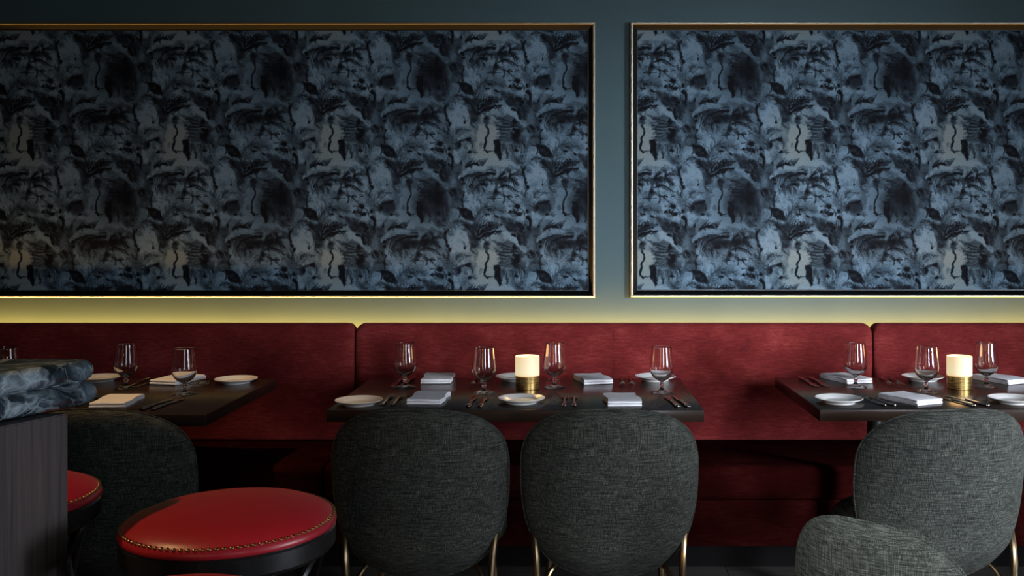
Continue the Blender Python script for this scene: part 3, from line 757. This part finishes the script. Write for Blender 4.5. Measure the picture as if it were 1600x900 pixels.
# ------------------------------------------------------------------ tableware prototypes
def glass_proto():
    outer = [(0, 0), (.040, .0), (.0405, .0012), (.037, .0032), (.022, .0060), (.0085, .0105), (.0052, .0175), (.0056, .021), (.0082, .0255), (.0084, .0285), (.0055, .033), (.0058, .037), (.012, .0415), (.022, .0475), (.032, .0565), (.0385, .068), (.0415, .082), (.0412, .096), (.0392, .115), (.0368, .135), (.0347, .158), (.0345, .1595), (.0338, .1598)]
    inner = [(.0333, .159), (.0335, .157), (.0355, .135), (.0378, .115), (.0398, .096), (.0401, .082), (.0370, .069), (.0305, .058), (.0205, .0497), (.010, .0455), (0, .0445)]
    bm = bmesh.new(); sm = lambda P: [(q.x, q.y) for q in catmull([Vector((a, b, 0)) for a, b in P], 4)]
    lathe(bm, outer[:12]+sm(outer[12:21])+outer[21:]+inner[:1]+sm(inner[1:10])+inner[10:], 112); return bm
def candle_proto(name, label):
    t = thing(name, label, 'candle holder', (0, 0, 0), 0, 'lit candle holders on the tables')
    bm = bmesh.new(); lathe(bm, [(0, 0), (.0410, 0), (.0425, .001), (.0425, .046), (.0415, .047), (.039, .047), (.039, .012), (0, .012)], 64); mobj('base', bm, M['brass'], t)
    bm = bmesh.new(); lathe(bm, [(.0425, .0475), (.0436, .0485), (.0436, .1160), (.0425, .1175), (.0405, .1165), (.0405, .050), (0, .0485), (0, .0475)], 64); mobj('shade', bm, M['frost'], t)
    l = bpy.data.lights.new('candle_light', 'POINT'); l.energy = .55; l.color = (1, .58, .22); l.shadow_soft_size = .03
    o = bpy.data.objects.new('candle_light', l); link(o); o.parent = t; o.location = (0, 0, .135)
    return t
def plate_proto():
    bm = bmesh.new(); lathe(bm, [(0, .0030), (.046, .0030), (.047, 0), (.050, 0), (.052, .0038), (.064, .0095), (.0765, .0150), (.0775, .0162), (.0768, .0172), (.063, .0125), (.054, .0100), (.0490, .0065), (.044, .0055), (0, .0052)], 72)
    return bm
def napkin_proto(seed=0):
    """linen folded into a flat rectangle, .11 wide, .19 long"""
    r = random.Random(seed); bm = bmesh.new()
    W2, T = .092, .0046
    path = []
    def arc(cx, cz, rad, a0, a1, n=7): return [(cx+rad*math.cos(a0+(a1-a0)*k/n), cz+rad*math.sin(a0+(a1-a0)*k/n)) for k in range(n+1)]
    z = .0020
    path += [(W2-.004, z)]; path += [(W2*(.5-k*.3), z+.0002) for k in range(3)]
    path += arc(-W2+.004, z+T/2, T/2, -PI/2, -3*PI/2)
    path += [(W2*(-.5+k*.3), z+T+.0004*math.sin(k)) for k in range(4)]
    path += arc(W2-.006, z+T*1.5, T/2, -PI/2, PI/2)
    path += [(W2*(.5-k*.3), z+2*T+.0006*math.cos(k*1.3)) for k in range(4)]
    path += arc(-W2+.006, z+T*2.5, T/2, -PI/2, -3*PI/2)
    path += [(W2*(-.5+k*.25), z+3*T+.0010*math.sin(k*1.1+seed)) for k in range(4)]
    path += [(W2*.55, z+3*T-.0002), (W2*.9, z+3*T-.0006)]
    L = .055; NY = 14; th = .0015
    nrm = []
    for i in range(len(path)):
        a = Vector(path[max(i-1, 0)]); b = Vector(path[min(i+1, len(path)-1)]); d = (b-a).normalized(); nrm.append(Vector((-d.y, d.x)))
    rows = []
    for j in range(NY+1):
        v = -L+2*L*j/NY; row = []
        for sgn in (1, -1):
            for i, (x, zz) in enumerate(path):
                p = Vector((x, zz))+nrm[i]*th*sgn; lay = zz/.02
                wob = .0005*math.sin(v*38+seed)*lay+.0004*math.sin(v*90+x*60)*lay
                yy = v*(1-.012*lay)+.004*math.sin(x*40+seed)*(j in (0, NY))
                row.append((p.x+.003*lay*math.sin(v*14+seed), yy, max(p.y+wob, .0003)))
        rows.append([(-b_, a_, c_) for a_, b_, c_ in row])
    m = len(path); vs = [[bm.verts.new(c) for c in row] for row in rows]
    for j in range(NY):
        for i in range(m-1):
            bm.faces.new((vs[j][i], vs[j][i+1], vs[j+1][i+1], vs[j+1][i])); bm.faces.new((vs[j][m+i], vs[j+1][m+i], vs[j+1][m+i+1], vs[j][m+i+1]))
        for i in (0, m-1): bm.faces.new((vs[j][i], vs[j+1][i], vs[j+1][m+i], vs[j][m+i]))
    for j in (0, NY):
        for i in range(m-1): bm.faces.new((vs[j][i], vs[j][i+1], vs[j][m+i+1], vs[j][m+i]))
    return bm
def fork_proto():
    bm = bmesh.new(); k = []
    for y, wd, th, z in ((-.100, .003, .002, .0042), (-.098, .0072, .0028, .0042), (-.085, .0078, .0030, .0040), (-.06, .0055, .0026, .0040), (-.02, .0032, .0024, .0050), (.02, .0028, .0024, .0075), (.036, .0045, .0018, .0072), (.046, .0105, .0013, .0045), (.056, .0130, .0012, .0034)): k.append((y, wd, th, z))
    tube(bm, [(0, a[0], a[3]) for a in k], [(a[1], a[2]) for a in k], 12)
    for q in range(4):
        x = -.0108+q*.0072
        tube(bm, [(x, .054, .0034), (x, .070, .0028), (x, .088, .0042), (x, .102, .0078)], [(.0021, .0011), (.0019, .0010), (.0015, .0009), (.0008, .0006)], 8)
    return bm
def knife_proto():
    bm = bmesh.new()
    tube(bm, [(0, y, .0050) for y in (-.110, -.108, -.100, -.07, -.03, -.008, -.002, .004)], [(.003, .002), (.0088, .0040), (.0095, .0045), (.0080, .0042), (.0060, .0038), (.0058, .0038), (.0075, .0044), (.0045, .0030)], 14)
    tube(bm, [(0, .002, .0046), (.0006, .02, .0042), (.0014, .06, .0038), (.001, .085, .0034), (-.002, .10, .0030), (-.005, .108, .0028)], [(.0052, .0014), (.0095, .0010), (.0105, .0009), (.0092, .0008), (.0055, .0007), (.001, .0005)], 10)
    return bm
PR = {}
def place(kind, px, py, rz, label, lift=0):
    cat = {'wine_glass': 'glass', 'side_plate': 'plate', 'folded_napkin': 'napkin', 'fork': 'fork', 'knife': 'knife'}[kind]
    grp = {'wine_glass': 'stemmed glasses on the tables', 'side_plate': 'side plates on the tables', 'folded_napkin': 'folded white napkins on the tables', 'fork': 'forks on the tables', 'knife': 'knives on the tables'}[kind]
    if kind not in PR:
        bmf = {'wine_glass': glass_proto, 'side_plate': plate_proto, 'folded_napkin': napkin_proto, 'fork': fork_proto, 'knife': knife_proto}[kind]
        mat = {'wine_glass': 'glass', 'side_plate': 'china', 'folded_napkin': 'linen', 'fork': 'steel', 'knife': 'steel'}[kind]
        o = PR[kind] = mobj(kind, bmf(), M[mat], None, sharp=60 if kind != 'folded_napkin' else 75)
    else:
        o = PR[kind].copy(); link(o)
    o.location = (xt(px, py), yt(py), TZ+.0002+lift); o.rotation_euler = (0, 0, math.radians(rz)); props(o, label, cat, grp)
    return o

# glasses: foot position in the photo
G = 'wine_glass'
place(G, 633, 605, 0, 'empty stemmed glass furthest left on the central table, behind the left-hand fork pair')
place(G, 756.5, 614, 0, 'empty stemmed glass just left of the candle on the central table')
place(G, 866.5, 605, 0, 'empty stemmed glass just right of the candle on the central table')
place(G, 1034, 613, 0, 'empty stemmed glass furthest right on the central table, in front of a white plate')
place(G, 197, 606, 0, 'empty stemmed glass on the left-hand table, nearer the bar, behind the orange-lit napkin')
place(G, 288, 616, 0, 'empty stemmed glass on the left-hand table, in front of the back napkin')
place(G, 11, 614, 0, 'stemmed glass of which only the rim shows above the bar top at the left edge')
place(G, 1337, 604, 0, 'empty stemmed glass furthest left on the right-hand table, in front of its back napkin')
place(G, 1447.5, 612, 0, 'empty stemmed glass just left of the candle on the right-hand table')
place(G, 1541, 604, 0, 'empty stemmed glass just right of the candle on the right-hand table')
# candles
c1 = candle_proto('candle_holder', 'lit candle holder with brass base in the middle of the central table'); c1.location = (xt(824, 607), yt(607), TZ+.0002); note(c1)
dup(c1, (xt(1499, 607), yt(607), TZ+.0002), .4, 'lit candle holder with brass base on the right-hand table')
# plates
G = 'side_plate'
place(G, 561, 632, 0, 'white side plate at the front left corner of the central table')
place(G, 815, 629, 0, 'white side plate at the front of the central table, before the candle')
place(G, 806, 594, 0, 'white side plate half hidden behind the candle on the central table')
place(G, 1024, 594, 0, 'white side plate at the back right of the central table, behind a glass')
place(G, 369, 598, 0, 'white side plate at the back right corner of the left-hand table')
place(G, 155, 595, 0, 'white side plate half hidden behind the rounded corner of the bar top')
place(G, 1311, 629, 0, 'white side plate at the front left corner of the right-hand table')
place(G, 1442, 594, 0, 'white side plate at the back of the right-hand table, behind a glass')
place(G, 1583, 629, 0, 'white side plate at the right edge of the picture, front of the right-hand table')
# napkins
G = 'folded_napkin'
place(G, 671, 625, -3, 'folded white napkin at the front left of the central table, above the left chair back')
place(G, 685, 594, 2, 'folded white napkin at the back left of the central table')
place(G, 926, 595, 14, 'folded white napkin at the back right of the central table')
place(G, 972, 628, 4, 'folded white napkin at the front right of the central table, warm lit')
place(G, 184, 630, 6, 'folded white napkin lit orange at the front of the left-hand table')
place(G, 279, 596, -14, 'folded white napkin at the back of the left-hand table, behind a glass')
place(G, 1421, 626, 26, 'folded white napkin at the right-hand table front, between forks and candle')
place(G, 1321, 594, 20, 'folded white napkin at the back left of the right-hand table')
place(G, 1562, 595, 24, 'folded white napkin at the back of the right-hand table near the picture edge')
# cutlery pairs: (kind, left px, right px, py, rz, where)
pairs = [
 ('fork', 605, 621, 626, 0, "between plate and napkin, central table's front left"),
 ('knife', 737, 755, 628, 0, "before the glass left of the central candle"),
 ('fork', 882, 897, 627, 0, "right of the central table's front middle plate"),
 ('knife', 1049, 1064, 628, 6, "at the central table's front right corner"),
 ('knife', 622, 637, 598, 178, "behind the central table's leftmost glass"),
 ('fork', 741, 755, 597, 180, "behind the glass left of the central candle"),
 ('knife', 858, 872, 597, 180, "behind the glass right of the central candle"),
 ('fork', 972, 986, 597, 180, "left of the central table's back right plate"),
 ('fork', 129, 142, 627, 2, "between bar corner and orange-lit napkin"),
 ('knife', 247, 264, 632, -3, "at the left-hand table's front right"),
 ('knife', 217, 233, 598, 180, "at the left-hand table's back, between its glasses"),
 ('fork', 316, 330, 597, 180, "beside the left-hand table's back right plate"),
 ('knife', 1263, 1279, 598, 184, "at the right-hand table's back left corner"),
 ('fork', 1356, 1371, 627, 16, "between the right-hand table's front plate and napkin"),
 ('fork', 1385, 1400, 597, 176, "left of the right-hand table's back plate"),
 ('knife', 1489, 1510, 627, 16, "before the right-hand table's candle"),
]
for kd, a, b, py, rz, where in pairs:
    place(kd, a, py, rz, f'left {kd} of a steel pair {where}')
    place(kd, b, py, rz, f'right {kd} of a steel pair {where}')

# ------------------------------------------------------------------ ceiling downlights (lamp bodies of the beams; the last is added for the chair fill)
for q, (lx, ly) in enumerate(((-1.43, -1.40), (-1.95, -2.52), (-.3, -4.4))):
    t = thing('downlight', ('recessed ceiling downlight over the left-hand table', 'recessed ceiling downlight over the end of the bar', 'added ceiling body for the unseen fill spot on the nearest chair')[q], 'downlight', (lx, ly, HC-.0001), 0, 'ceiling downlights')
    bm = bmesh.new(); lathe(bm, [(.035, -.012), (.050, -.012), (.052, 0), (.035, 0)], 32, closed=True); mobj('bezel', bm, M['blackmetal'], t)
    bm = bmesh.new(); lathe(bm, [(0, -.004), (.034, -.004), (.034, -.001), (0, -.001)], 24); mobj('lens', bm, M['led'], t)
